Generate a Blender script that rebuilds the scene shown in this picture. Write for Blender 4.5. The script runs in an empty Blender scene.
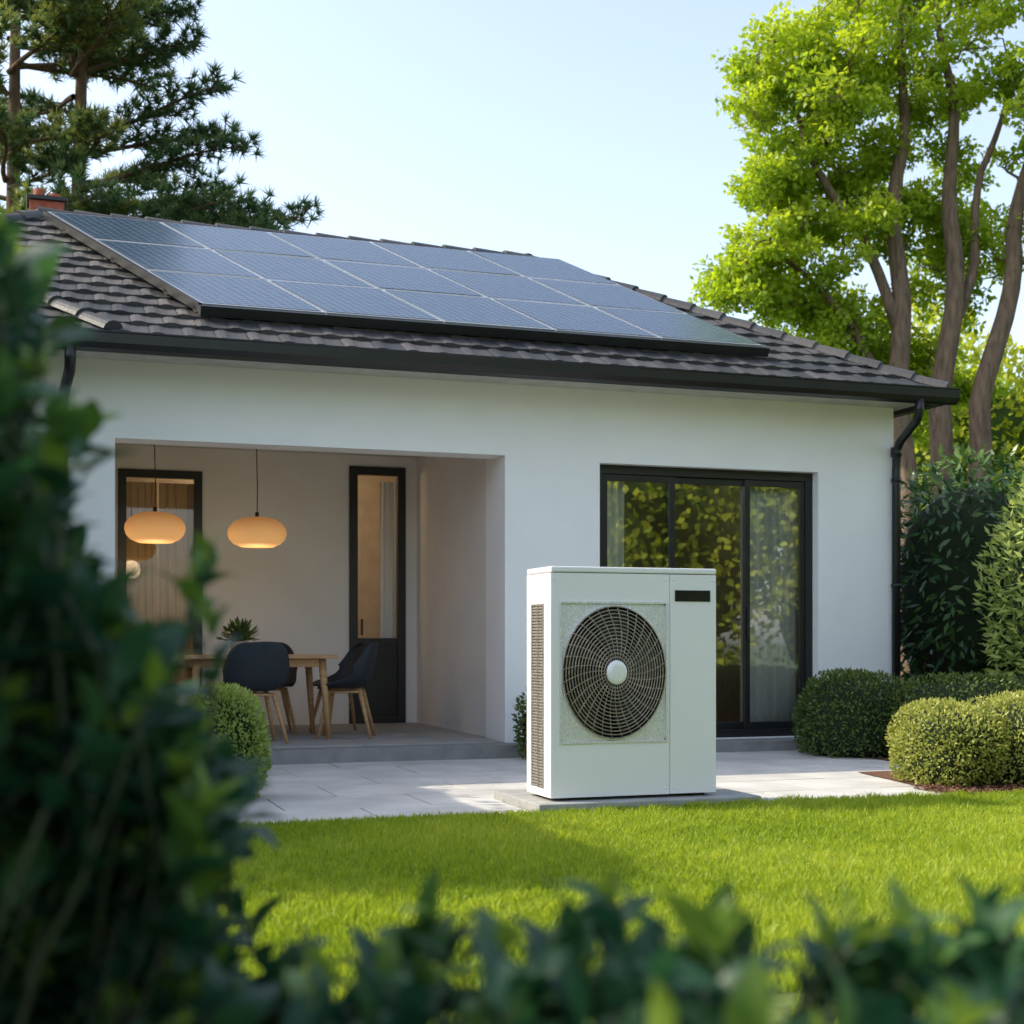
import bpy, math, random
import numpy as np
random.seed(7); rng=np.random.default_rng(7)
scene=bpy.context.scene
R=math.radians

# ------------------------------------------------------------------ materials
def nodes_of(name):
    m=bpy.data.materials.new(name); m.use_nodes=True
    nt=m.node_tree; b=nt.nodes['Principled BSDF']
    return m,nt,b
def rgba(c): return (c[0],c[1],c[2],1)
def mat(name,c,rough=.6,metal=0,var=.12,scale=6,bump=0,bscale=60,spec=.5,c2=None,stretch=None):
    m,nt,b=nodes_of(name); N=nt.nodes; L=nt.links
    b.inputs['Roughness'].default_value=rough; b.inputs['Metallic'].default_value=metal
    b.inputs['Specular IOR Level'].default_value=spec
    tc=N.new('ShaderNodeTexCoord'); src=tc.outputs['Object']
    if stretch:
        mp=N.new('ShaderNodeMapping'); mp.inputs['Scale'].default_value=stretch
        L.new(src,mp.inputs[0]); src=mp.outputs[0]
    nz=N.new('ShaderNodeTexNoise'); nz.inputs['Scale'].default_value=scale; nz.inputs['Detail'].default_value=6
    L.new(src,nz.inputs['Vector'])
    rp=N.new('ShaderNodeValToRGB')
    lo=tuple(x*(1-var) for x in c) if c2 is None else c2
    hi=tuple(min(1,x*(1+var)) for x in c)
    rp.color_ramp.elements[0].position=.3; rp.color_ramp.elements[1].position=.7
    rp.color_ramp.elements[0].color=rgba(lo); rp.color_ramp.elements[1].color=rgba(hi)
    L.new(nz.outputs['Fac'],rp.inputs[0]); L.new(rp.outputs[0],b.inputs['Base Color'])
    if bump:
        n2=N.new('ShaderNodeTexNoise'); n2.inputs['Scale'].default_value=bscale; n2.inputs['Detail'].default_value=4
        L.new(src,n2.inputs['Vector'])
        bp=N.new('ShaderNodeBump'); bp.inputs['Strength'].default_value=bump; bp.inputs['Distance'].default_value=.01
        L.new(n2.outputs['Fac'],bp.inputs['Height']); L.new(bp.outputs[0],b.inputs['Normal'])
    return m
def leaf_mat(name,stops,trans=.35,rough=.45,spec=.4,tc=None):
    m,nt,b=nodes_of(name); N=nt.nodes; L=nt.links
    at=N.new('ShaderNodeAttribute'); at.attribute_name='rnd'
    rp=N.new('ShaderNodeValToRGB'); cr=rp.color_ramp
    cr.elements[0].position=stops[0][0]; cr.elements[0].color=rgba(stops[0][1])
    cr.elements[1].position=stops[-1][0]; cr.elements[1].color=rgba(stops[-1][1])
    for p,c in stops[1:-1]:
        e=cr.elements.new(p); e.color=rgba(c)
    L.new(at.outputs['Fac'],rp.inputs[0]); L.new(rp.outputs[0],b.inputs['Base Color'])
    b.inputs['Roughness'].default_value=rough; b.inputs['Specular IOR Level'].default_value=spec
    tr=N.new('ShaderNodeBsdfTranslucent')
    hs=N.new('ShaderNodeHueSaturation'); hs.inputs['Hue'].default_value=.49; hs.inputs['Value'].default_value=1.5; hs.inputs['Saturation'].default_value=1.05
    L.new(rp.outputs[0],hs.inputs['Color']); L.new(hs.outputs[0],tr.inputs['Color'])
    mx=N.new('ShaderNodeMixShader'); mx.inputs[0].default_value=trans
    L.new(b.outputs[0],mx.inputs[1]); L.new(tr.outputs[0],mx.inputs[2])
    L.new(mx.outputs[0],N['Material Output'].inputs['Surface'])
    return m
def glass_mat(name,base=.12,mul=1.3,ior=1.6):
    m=bpy.data.materials.new(name); m.use_nodes=True; nt=m.node_tree; N=nt.nodes; L=nt.links
    N.remove(N['Principled BSDF'])
    fr=N.new('ShaderNodeFresnel'); fr.inputs[0].default_value=ior
    ma=N.new('ShaderNodeMath'); ma.operation='MULTIPLY_ADD'; ma.use_clamp=True
    ma.inputs[1].default_value=mul; ma.inputs[2].default_value=base
    L.new(fr.outputs[0],ma.inputs[0])
    t=N.new('ShaderNodeBsdfTransparent'); t.inputs[0].default_value=(.96,.98,.97,1)
    g=N.new('ShaderNodeBsdfGlossy'); g.inputs['Roughness'].default_value=.01
    mx=N.new('ShaderNodeMixShader')
    L.new(ma.outputs[0],mx.inputs[0]); L.new(t.outputs[0],mx.inputs[1]); L.new(g.outputs[0],mx.inputs[2])
    L.new(mx.outputs[0],N['Material Output'].inputs['Surface'])
    return m

M={}
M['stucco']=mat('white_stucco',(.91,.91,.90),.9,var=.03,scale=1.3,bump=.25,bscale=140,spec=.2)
M['plaster']=mat('shade_grey_plaster',(.77,.77,.755),.9,var=.04,scale=2,bump=.3,bscale=120,spec=.2)  # greyer than the stucco: porch shade put into the base colour
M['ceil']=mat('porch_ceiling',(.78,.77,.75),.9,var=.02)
M['black']=mat('black_metal',(.012,.013,.014),.35,var=.2,scale=4)
M['soffit']=mat('soffit_board',(.55,.54,.5),.8)
M['roofbase']=mat('roof_felt',(.03,.03,.03),.9)
M['panelframe']=mat('panel_frame',(.55,.58,.62),.35,metal=.6,var=.05)
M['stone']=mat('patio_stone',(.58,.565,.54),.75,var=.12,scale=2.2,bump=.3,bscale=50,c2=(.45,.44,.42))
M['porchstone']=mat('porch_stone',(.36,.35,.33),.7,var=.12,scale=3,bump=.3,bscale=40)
M['stepstone']=mat('step_stone',(.24,.24,.235),.8,var=.15,scale=8,bump=.4,bscale=50)
M['concrete']=mat('concrete',(.34,.34,.33),.85,var=.15,scale=12,bump=.4,bscale=70)
M['white']=mat('white_powder_coat',(.85,.835,.835),.38,var=.01,scale=2,spec=.5)
M['silver']=mat('brushed_aluminium',(.72,.71,.70),.36,metal=.3,var=.2,scale=110,bump=.35,bscale=220)
M['hub']=mat('hub_metal',(.88,.88,.88),.25,metal=.1,var=.04)
M['wire']=mat('grille_wire',(.34,.29,.24),.32,metal=.6,var=.35,scale=40)
M['fan']=mat('fan_blade',(.03,.028,.027),.5,var=.2)
M['dark']=mat('dark_cavity',(.010,.010,.010),.8)
M['display']=mat('display_glass',(.008,.01,.012),.12)
M['fins']=mat('coil_fins',(.30,.27,.23),.5,metal=.3,var=.2,scale=40)
M['wood']=mat('oak_wood',(.50,.29,.13),.45,var=.25,scale=5,stretch=(2,2,14),bump=.1)
M['shell']=mat('chair_fabric',(.018,.024,.034),.7,var=.2,scale=30,bump=.2,bscale=300)
M['pot']=mat('plant_pot',(.55,.42,.30),.7)
M['curtain']=mat('linen_curtain',(.90,.89,.86),.9,var=.05,scale=20,bump=.2,bscale=300,stretch=(1,1,.2))
M['wcurtain']=mat('glow_tinted_curtain',(.62,.43,.22),.9,var=.08,scale=20,bump=.2,bscale=300,stretch=(1,1,.2))  # warm indoor glow put into the linen colour
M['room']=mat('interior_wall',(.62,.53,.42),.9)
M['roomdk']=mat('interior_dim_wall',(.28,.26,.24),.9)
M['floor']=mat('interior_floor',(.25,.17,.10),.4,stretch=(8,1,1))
M['brick']=mat('chimney_brick',(.34,.09,.05),.85,var=.3,scale=14)
M['bark']=mat('bark',(.17,.115,.075),.9,var=.4,scale=6,stretch=(3,3,.6),bump=.8,bscale=20)
M['barkp']=mat('pine_bark',(.12,.07,.04),.9,var=.4,scale=6,stretch=(3,3,.6),bump=.8,bscale=20)
M['stem']=mat('green_stem',(.06,.07,.03),.6)
M['soil']=mat('lawn_soil',(.09,.13,.02),.95,var=.3,scale=20,bump=.5,bscale=40)
M['mulch']=mat('bark_mulch',(.15,.07,.04),.95,var=.5,scale=60,bump=1,bscale=90)
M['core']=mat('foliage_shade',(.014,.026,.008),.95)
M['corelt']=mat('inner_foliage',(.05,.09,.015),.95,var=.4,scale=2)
M['ground']=mat('ground_grass',(.06,.09,.025),.95,var=.3,scale=.5,bump=.4,bscale=8)
M['glass']=glass_mat('window_glass',.24,1.5)
M['glass2']=glass_mat('inner_glass',.04,1.0)

m,nt,b=nodes_of('paper_shade'); N=nt.nodes;L=nt.links
tcn=N.new('ShaderNodeTexCoord'); sp=N.new('ShaderNodeSeparateXYZ'); L.new(tcn.outputs['Generated'],sp.inputs[0])
rp=N.new('ShaderNodeValToRGB'); rp.color_ramp.elements[0].color=(1,.50,.17,1); rp.color_ramp.elements[1].color=(.45,.17,.04,1)
rp.color_ramp.elements[0].position=.15; rp.color_ramp.elements[1].position=.9
L.new(sp.outputs['Z'],rp.inputs[0]); L.new(rp.outputs[0],b.inputs['Emission Color']); b.inputs['Emission Strength'].default_value=.5
b.inputs['Base Color'].default_value=(.6,.34,.15,1); b.inputs['Roughness'].default_value=.7
M['shade']=m
# roof tile
m,nt,b=nodes_of('roof_tile'); N=nt.nodes;L=nt.links
at=N.new('ShaderNodeAttribute'); at.attribute_name='rnd'
rp=N.new('ShaderNodeValToRGB'); rp.color_ramp.elements[0].color=(.034,.036,.040,1); rp.color_ramp.elements[1].color=(.092,.084,.082,1)
L.new(at.outputs['Fac'],rp.inputs[0])
nz=N.new('ShaderNodeTexNoise'); nz.inputs['Scale'].default_value=25; nz.inputs['Detail'].default_value=6
tcn=N.new('ShaderNodeTexCoord'); L.new(tcn.outputs['Object'],nz.inputs['Vector'])
mx=N.new('ShaderNodeMix'); mx.data_type='RGBA'; mx.blend_type='MULTIPLY'; mx.inputs[0].default_value=.6
r2=N.new('ShaderNodeValToRGB'); r2.color_ramp.elements[0].color=(.5,.5,.5,1); r2.color_ramp.elements[1].color=(1.4,1.4,1.4,1)
L.new(nz.outputs['Fac'],r2.inputs[0]); L.new(rp.outputs[0],mx.inputs[6]); L.new(r2.outputs[0],mx.inputs[7])
L.new(mx.outputs[2],b.inputs['Base Color']); b.inputs['Roughness'].default_value=.55
bp=N.new('ShaderNodeBump'); bp.inputs['Strength'].default_value=.3; bp.inputs['Distance'].default_value=.01
L.new(nz.outputs['Fac'],bp.inputs['Height']); L.new(bp.outputs[0],b.inputs['Normal'])
M['tile']=m
# solar glass with cells
m,nt,b=nodes_of('solar_cells'); N=nt.nodes;L=nt.links
tcn=N.new('ShaderNodeTexCoord'); sp=N.new('ShaderNodeSeparateXYZ'); L.new(tcn.outputs['Object'],sp.inputs[0])
ma=N.new('ShaderNodeMath'); ma.operation='MULTIPLY_ADD'; ma.inputs[1].default_value=.52
L.new(sp.outputs['Y'],ma.inputs[0]); L.new(sp.outputs['X'],ma.inputs[2])
m2=N.new('ShaderNodeMath'); m2.operation='MULTIPLY'; m2.inputs[1].default_value=1.15; L.new(sp.outputs['Y'],m2.inputs[0])
cb=N.new('ShaderNodeCombineXYZ'); L.new(ma.outputs[0],cb.inputs[0]); L.new(m2.outputs[0],cb.inputs[1])
bk=N.new('ShaderNodeTexBrick'); bk.offset=0; bk.inputs['Scale'].default_value=1
bk.inputs['Brick Width'].default_value=.08; bk.inputs['Row Height'].default_value=.055; bk.inputs['Mortar Size'].default_value=.004
bk.inputs['Color1'].default_value=(.020,.042,.080,1); bk.inputs['Color2'].default_value=(.032,.058,.105,1); bk.inputs['Mortar'].default_value=(.14,.20,.26,1)
L.new(cb.outputs[0],bk.inputs['Vector']); L.new(bk.outputs[0],b.inputs['Base Color'])
b.inputs['Roughness'].default_value=.2; b.inputs['Specular IOR Level'].default_value=1.0
M['solar']=m

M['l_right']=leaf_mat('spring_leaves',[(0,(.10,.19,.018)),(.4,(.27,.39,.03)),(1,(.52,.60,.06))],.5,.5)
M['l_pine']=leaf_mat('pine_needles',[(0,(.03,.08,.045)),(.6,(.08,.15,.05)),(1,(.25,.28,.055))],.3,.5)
M['l_bg']=leaf_mat('distant_leaves',[(0,(.08,.14,.02)),(.5,(.24,.34,.03)),(1,(.46,.50,.05))],.45,.5)
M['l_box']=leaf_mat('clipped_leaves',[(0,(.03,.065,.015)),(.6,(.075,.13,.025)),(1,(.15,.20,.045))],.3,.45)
M['l_lite']=leaf_mat('light_hedge_leaves',[(0,(.10,.14,.02)),(.5,(.25,.29,.05)),(1,(.45,.46,.12))],.35,.5)
M['l_laurel']=leaf_mat('laurel_leaves',[(0,(.018,.055,.018)),(.6,(.04,.11,.028)),(1,(.13,.20,.04))],.2,.3,.6)
M['l_shrub']=leaf_mat('shrub_leaves',[(0,(.08,.14,.02)),(.5,(.20,.30,.06)),(1,(.38,.45,.12))],.35,.45)
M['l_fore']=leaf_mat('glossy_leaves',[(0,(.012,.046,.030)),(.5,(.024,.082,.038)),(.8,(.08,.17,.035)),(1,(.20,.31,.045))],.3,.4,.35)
M['grass']=leaf_mat('grass_blades',[(0,(.12,.20,.015)),(.5,(.31,.41,.035)),(1,(.54,.56,.09))],.45,.5,.3)

# ------------------------------------------------------------------ mesh builder
def empty(name,loc=(0,0,0),rot=0):
    e=bpy.data.objects.new(name,None); e.location=loc; e.rotation_euler=(0,0,rot); scene.collection.objects.link(e); return e
class MB:
    def __init__(s): s.v=[];s.f=[];s.m=[];s.s=[];s.r=[]
    def add(s,vs,fs,mat=0,smooth=False,rnd=0.):
        o=len(s.v); s.v+=[tuple(map(float,v)) for v in vs]; s.r+=[rnd]*len(vs)
        for f in fs: s.f.append(tuple(i+o for i in f)); s.m.append(mat); s.s.append(smooth)
    def hexa(s,c,mat=0,rnd=0.):
        s.add(c,[(0,3,2,1),(4,5,6,7),(0,1,5,4),(1,2,6,5),(2,3,7,6),(3,0,4,7)],mat,False,rnd)
    def box(s,x0,x1,y0,y1,z0,z1,mat=0,rnd=0.):
        s.hexa([(x0,y0,z0),(x1,y0,z0),(x1,y1,z0),(x0,y1,z0),(x0,y0,z1),(x1,y0,z1),(x1,y1,z1),(x0,y1,z1)],mat,rnd)
    def tube(s,path,rad,n=8,mat=0,closed=False,caps=True,rnd=0.):
        P=[np.array(p,float) for p in path]; k=len(P)
        if not hasattr(rad,'__len__'): rad=[rad]*k
        vs=[];prev=None
        for i in range(k):
            if closed: t=P[(i+1)%k]-P[i-1]
            else: t=P[min(i+1,k-1)]-P[max(i-1,0)]
            t=t/(np.linalg.norm(t)+1e-9)
            if prev is None:
                u=np.cross(t,[0,0,1.]) if abs(t[2])<.9 else np.cross(t,[1.,0,0])
            else: u=prev-t*np.dot(prev,t)
            u=u/(np.linalg.norm(u)+1e-9); prev=u; w=np.cross(t,u)
            for j in range(n):
                a=2*math.pi*j/n; vs.append(P[i]+rad[i]*(u*math.cos(a)+w*math.sin(a)))
        fs=[]
        for i in range(k if closed else k-1):
            a=i*n;b2=((i+1)%k)*n
            for j in range(n): fs.append((a+j,a+(j+1)%n,b2+(j+1)%n,b2+j))
        if caps and not closed: fs.append(tuple(range(n-1,-1,-1))); fs.append(tuple((k-1)*n+j for j in range(n)))
        s.add(vs,fs,mat,True,rnd)
    def lathe(s,prof,c,n=32,mat=0,sx=1,sy=1):
        vs=[];fs=[]
        for r,z in prof:
            for j in range(n):
                a=2*math.pi*j/n; vs.append((c[0]+r*sx*math.cos(a),c[1]+r*sy*math.sin(a),c[2]+z))
        for i in range(len(prof)-1):
            for j in range(n): fs.append((i*n+j,i*n+(j+1)%n,(i+1)*n+(j+1)%n,(i+1)*n+j))
        s.add(vs,fs,mat,True)
    def build(s,name,mats,parent=None,bevel=0,attr=False):
        me=bpy.data.meshes.new(name); me.from_pydata(s.v,[],s.f)
        for k in mats: me.materials.append(M[k])
        me.polygons.foreach_set('material_index',s.m); me.polygons.foreach_set('use_smooth',s.s)
        if attr:
            a=me.attributes.new('rnd','FLOAT','POINT'); a.data.foreach_set('value',s.r)
        me.update(); o=bpy.data.objects.new(name,me); scene.collection.objects.link(o)
        if parent: o.parent=parent
        if bevel:
            md=o.modifiers.new('b','BEVEL'); md.width=bevel; md.segments=2; md.limit_method='ANGLE'; md.angle_limit=R(40)
        return o

def mesh_np(name,V,faces,k,n,mat,rnd,parent=None,smooth=False):
    me=bpy.data.meshes.new(name); me.vertices.add(n*k); me.vertices.foreach_set('co',V.reshape(-1).astype(np.float32))
    lt=[len(f) for f in faces]; tot=sum(lt); flat=np.array([i for f in faces for i in f])
    idx=(flat[None,:]+(np.arange(n)*k)[:,None]).reshape(-1)
    st=np.concatenate([[0],np.cumsum(lt)[:-1]]); st=(st[None,:]+(np.arange(n)*tot)[:,None]).reshape(-1)
    me.loops.add(len(idx)); me.loops.foreach_set('vertex_index',idx.astype(np.int32))
    me.polygons.add(len(st)); me.polygons.foreach_set('loop_start',st.astype(np.int32))
    me.update(calc_edges=True)
    a=me.attributes.new('rnd','FLOAT','POINT'); a.data.foreach_set('value',np.repeat(rnd,k).astype(np.float32))
    if smooth: me.polygons.foreach_set('use_smooth',np.ones(len(st),bool))
    me.materials.append(M[mat]); o=bpy.data.objects.new(name,me); scene.collection.objects.link(o)
    if parent: o.parent=parent
    return o
def nrm(a): return a/(np.linalg.norm(a,axis=-1,keepdims=True)+1e-9)
HEX=([(0,0,0),(.3,.5,0),(.72,.38,0),(1,0,0),(.72,-.38,0),(.3,-.5,0)],[(0,5,4,3,2,1)])
QUAD=([(0,0,0),(.45,.5,0),(1,0,0),(.45,-.5,0)],[(0,3,2,1)])
TRI=([(0,.5,0),(0,-.5,0),(1,0,0)],[(0,1,2)])
ts=[0,.12,.32,.58,.82,1]; ws=[.04,.28,.48,.46,.26,.0]
DET_v=[];DET_f=[]
for i,(t,w) in enumerate(zip(ts,ws)):
    z=.10*math.sin(t*math.pi)-.22*t*t
    DET_v+=[(t,w,z+.10*w),(t,0,z),(t,-w,z+.10*w)]
for i in range(5):
    a=i*3
    DET_f+=[(a,a+1,a+4,a+3),(a+1,a+2,a+5,a+4)]
DET=(DET_v,DET_f)
def leaves(name,P,D,Nn,L,W,mat,rnd,parent=None,tpl=QUAD,smooth=False):
    D=nrm(D); S=nrm(np.cross(D,Nn)); U=np.cross(S,D)
    T=np.array(tpl[0]); L=L[:,None,None]; W=W[:,None,None]
    V=P[:,None,:]+D[:,None,:]*T[None,:,0:1]*L+S[:,None,:]*T[None,:,1:2]*W+U[:,None,:]*T[None,:,2:3]*L
    return mesh_np(name,V,tpl[1],len(T),len(P),mat,rnd,parent,smooth)

def lump(P,ph,f):
    return (np.sin(P[:,0]*f+ph)*np.sin(P[:,1]*f*1.1+ph*2.1)+.6*np.sin(P[:,2]*f*1.3+P[:,0]*f*.7+ph*3.3)+.5*np.sin(P[:,0]*f*2.3+P[:,2]*f*2.1+P[:,1]*1.7*f+ph))
def superdir(d,p): return d*((np.abs(d)**p).sum(-1,keepdims=True))**(-1/p)
def bush(name,blobs,mat,ll,n,p=2.4,fill=.3,amp=.06,freq=4,parent=None,tpl=QUAD,wr=.55,droop=0.,core='core',minz=0.02,rb=0.):
    Ps=[];Os=[];Rs=[]
    tot=sum(b[2] for b in blobs); mb=MB()
    for c,Rr,w in blobs:
        k=int(n*w/tot); c=np.array(c,float);Rr=np.array(Rr,float); ph=c[0]*1.7+c[1]
        d=nrm(rng.normal(size=(k,3))); s=superdir(d,p); base=c+s*Rr
        u=rng.random(k)**1.8
        sc=(1-fill*u)*(1+amp*lump(base,ph,freq))
        P=c+s*Rr*sc[:,None]; o=nrm(d/Rr)
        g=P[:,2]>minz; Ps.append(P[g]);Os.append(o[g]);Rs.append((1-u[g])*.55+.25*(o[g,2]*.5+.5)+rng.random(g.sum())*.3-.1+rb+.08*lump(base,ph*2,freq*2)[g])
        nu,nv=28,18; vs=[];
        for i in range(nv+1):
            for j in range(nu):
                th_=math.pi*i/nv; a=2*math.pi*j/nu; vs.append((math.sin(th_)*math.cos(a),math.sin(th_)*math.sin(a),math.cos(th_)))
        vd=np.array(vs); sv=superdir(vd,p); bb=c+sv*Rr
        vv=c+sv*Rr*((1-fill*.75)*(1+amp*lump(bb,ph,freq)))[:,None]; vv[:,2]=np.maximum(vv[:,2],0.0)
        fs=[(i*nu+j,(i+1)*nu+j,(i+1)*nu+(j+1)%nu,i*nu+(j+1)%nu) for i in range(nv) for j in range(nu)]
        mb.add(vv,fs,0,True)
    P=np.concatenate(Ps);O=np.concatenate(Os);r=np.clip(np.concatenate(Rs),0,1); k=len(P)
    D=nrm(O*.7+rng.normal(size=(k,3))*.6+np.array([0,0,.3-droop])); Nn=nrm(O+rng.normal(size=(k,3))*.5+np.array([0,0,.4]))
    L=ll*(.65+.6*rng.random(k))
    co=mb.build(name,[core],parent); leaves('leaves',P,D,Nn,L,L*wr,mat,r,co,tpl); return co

# ------------------------------------------------------------------ HOUSE
FY=11.66
house=empty('white_house')
w=MB(); TOPZ=3.215
for a in [(-2.5,.687,FY,FY+.3,-.02,TOPZ),(.687,3.944,FY,FY+.3,2.60,TOPZ),(3.944,4.83,FY,12.2,-.02,TOPZ),
          (4.83,7.04,FY,FY+.3,2.57,TOPZ),(7.04,7.86,FY,FY+.3,-.02,TOPZ),(4.83,7.04,FY+.02,FY+.3,-.02,.10),
          (7.56,7.86,FY+.3,16.6,-.02,TOPZ),(-2.5,7.86,16.6,16.9,-.02,TOPZ),(-2.5,-2.2,FY+.3,16.6,-.02,TOPZ)]: w.box(*a)
w.build('walls',['stucco'],house)
p=MB()
for a in [(.45,.68,FY+.3,14.7,.1,2.95),(3.975,4.2,12.2,14.7,.1,2.95),(.45,.895,14.7,14.9,.1,2.95),
          (1.72,3.24,14.7,14.9,.1,2.95),(3.85,4.2,14.7,14.9,.1,2.95),(.895,1.72,14.7,14.9,2.71,2.95),(3.24,3.85,14.7,14.9,2.83,2.95)]: p.box(*a)
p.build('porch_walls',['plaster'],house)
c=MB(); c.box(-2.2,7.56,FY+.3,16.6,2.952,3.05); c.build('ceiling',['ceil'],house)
f=MB()
xs=np.linspace(.45,4.2,6); ys=np.linspace(FY+.0,14.7,6)
f.box(.45,4.2,FY+.001,14.7,-.02,.105,1)
for i in range(5):
    for j in range(5):
        if j==0: a,b2=max(xs[i],.69),min(xs[i+1],3.94)
        else: a,b2=xs[i],xs[i+1]
        f.box(a+.003,b2-.003,ys[j]+.003,ys[j+1]-.003,.106,.12,0)
f.box(.32,4.06,FY-.26,FY-.002,-.02,.112,1)
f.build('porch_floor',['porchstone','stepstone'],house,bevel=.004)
f=MB(); f.box(4.7,7.2,FY-.30,FY-.002,-.02,.095,0); f.build('door_step',['stepstone'],house,bevel=.006)
r=MB()
r.box(4.205,7.555,12.2,16.6,-.02,.11,0); r.box(.2,4.2,14.91,16.6,-.02,.11,0)
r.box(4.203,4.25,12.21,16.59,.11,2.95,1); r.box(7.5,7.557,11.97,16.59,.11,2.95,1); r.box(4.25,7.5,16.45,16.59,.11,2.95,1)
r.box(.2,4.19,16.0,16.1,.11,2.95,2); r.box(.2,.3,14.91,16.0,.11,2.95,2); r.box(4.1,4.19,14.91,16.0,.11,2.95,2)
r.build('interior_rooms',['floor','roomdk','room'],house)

def curtain(x0,x1,y,z0,z1,waves,amp=.035,m_='curtain'):
    mb=MB(); n=int(waves*10); vs=[];fs=[]
    for k,z in enumerate([z0,z0+(z1-z0)*.5,z1]):
        for i in range(n+1):
            u=i/n; vs.append((x0+(x1-x0)*u+.008*math.sin(u*31+k),y+amp*(1-.15*k)*math.sin(u*waves*2*math.pi+.5*math.sin(u*9))+.01*math.sin(u*53+k),z))
    for k in range(2):
        for i in range(n): a=k*(n+1)+i; fs.append((a,a+1,a+n+2,a+n+1))
    mb.add(vs,fs,0,True); mb.build('curtain',[m_],house)
curtain(6.36,6.97,11.92,.14,2.5,7); curtain(4.86,5.17,11.92,.14,2.5,4); curtain(.98,1.28,14.84,.14,2.6,4,.02,'wcurtain'); curtain(1.30,1.66,14.86,.14,2.6,5,.02,'wcurtain')
curtain(3.62,3.78,14.9,.14,2.7,3,.02)
def lamp(x,y,z,en):
    e=empty('room_and_fill_lamp',(x,y,z)); mb=MB()
    mb.lathe([(.001,.0),(.13,0),(.15,-.03),(.14,-.07),(.08,-.09),(.001,-.095)],(0,0,0),24); mb.build('shade',['shade'],e)
    l=bpy.data.lights.new('bulb','POINT'); l.energy=en; l.color=(1,.74,.46); l.shadow_soft_size=.12
    lo=bpy.data.objects.new('bulb',l); scene.collection.objects.link(lo); lo.parent=e; lo.location=(0,0,-.25)
lamp(2.5,15.45,2.95,16); lamp(5.9,13.6,2.95,8)  # second lamp is an added fill to brighten the sliding door curtains
sf=MB(); sf.box(4.9,6.6,14.6,15.4,.16,.50); sf.box(4.9,6.6,15.25,15.5,.50,.92); sf.box(4.72,4.9,14.6,15.5,.16,.70); sf.box(6.6,6.78,14.6,15.5,.16,.70)
sf.box(4.93,5.74,14.62,15.24,.501,.62); sf.box(5.76,6.57,14.62,15.24,.501,.62)
for x in (4.78,6.66):
    for y in (14.66,15.4): sf.box(x,x+.05,y,y+.05,.11,.161)
sf.build('sofa',['pot'],None,bevel=.04)

# sliding door
d=MB(); y0,y1=FY+.10,FY+.19
d.box(4.83,4.895,y0,y1,.12,2.57); d.box(6.965,7.04,y0,y1,.12,2.57); d.box(4.895,6.965,y0,y1,2.49,2.57); d.box(4.895,6.965,y0,y1,.10,.175)
for a,b2,yy in [(4.895,5.62,y0+.012),(5.55,6.40,y0+.035),(6.33,6.965,y0+.012)]:
    d.box(a,a+.055,yy,yy+.04,.176,2.488); d.box(b2-.055,b2,yy+.003,yy+.043,.176,2.488)
    d.box(a+.055,b2-.055,yy+.002,yy+.04,2.43,2.487); d.box(a+.055,b2-.055,yy+.002,yy+.04,.177,.24)
d.box(6.345,6.362,y0-.02,y0+.012,1.0,1.3)
d.build('sliding_door_frame',['black'],house,bevel=.003)
g=MB()
for a,b2,yy in [(4.95,5.565,y0+.03),(5.605,6.345,y0+.053),(6.385,6.91,y0+.03)]:
    g.add([(a,yy,.24),(b2,yy,.24),(b2,yy,2.43),(a,yy,2.43)],[(0,1,2,3)])
g.build('sliding_door_glass',['glass'],house)
d=MB()
def frame(x0,x1,z0,z1,y,wd,dp=.07):
    d.box(x0,x0+wd,y,y+dp,z0,z1); d.box(x1-wd,x1,y,y+dp,z0,z1); d.box(x0+wd,x1-wd,y,y+dp,z1-wd,z1); d.box(x0+wd,x1-wd,y,y+dp,z0,z0+wd)
frame(3.24,3.85,.121,2.83,14.67,.09); d.box(3.33,3.76,14.685,14.73,.21,.95); d.box(3.33,3.76,14.68,14.74,.951,1.02)
d.box(3.36,3.375,14.62,14.68,1.05,1.22)
frame(.895,1.72,.121,2.71,14.67,.08)
d.build('porch_door_frames',['black'],house,bevel=.004)
g=MB()
g.add([(3.33,14.72,1.02),(3.76,14.72,1.02),(3.76,14.72,2.74),(3.33,14.72,2.74)],[(0,1,2,3)])
g.add([(.975,14.71,.2),(1.64,14.71,.2),(1.64,14.71,2.63),(.975,14.71,2.63)],[(0,1,2,3)])
g.build('porch_glass',['glass2'],house)

# roof
EX0,EX1,EY0,EY1,EZ,SL=-2.84,8.02,11.1,17.1,3.30,.563
RY=(EY0+EY1)/2; H=(RY-EY0)*SL; RX0,RX1=EX0+3,EX1-3
rf=MB()
rf.add([(EX0,EY0,EZ-.03),(EX1,EY0,EZ-.03),(EX1,EY1,EZ-.03),(EX0,EY1,EZ-.03),(RX0,RY,EZ+H-.03),(RX1,RY,EZ+H-.03)],
       [(0,1,5,4),(1,2,5),(2,3,4,5),(3,0,4)],0)
rf.box(EX0+.02,EX1-.02,EY0+.02,FY-.001,3.215,3.262,1); rf.box(7.861,EX1-.02,FY,EY1-.02,3.215,3.262,1)
rf.box(-2.5,7.86,FY,16.9,3.216,3.25,1)
rf.build('roof_deck',['roofbase','soffit'],house)
ti=MB(); th=math.atan(SL); S=(RY-EY0)/math.cos(th)
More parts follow.
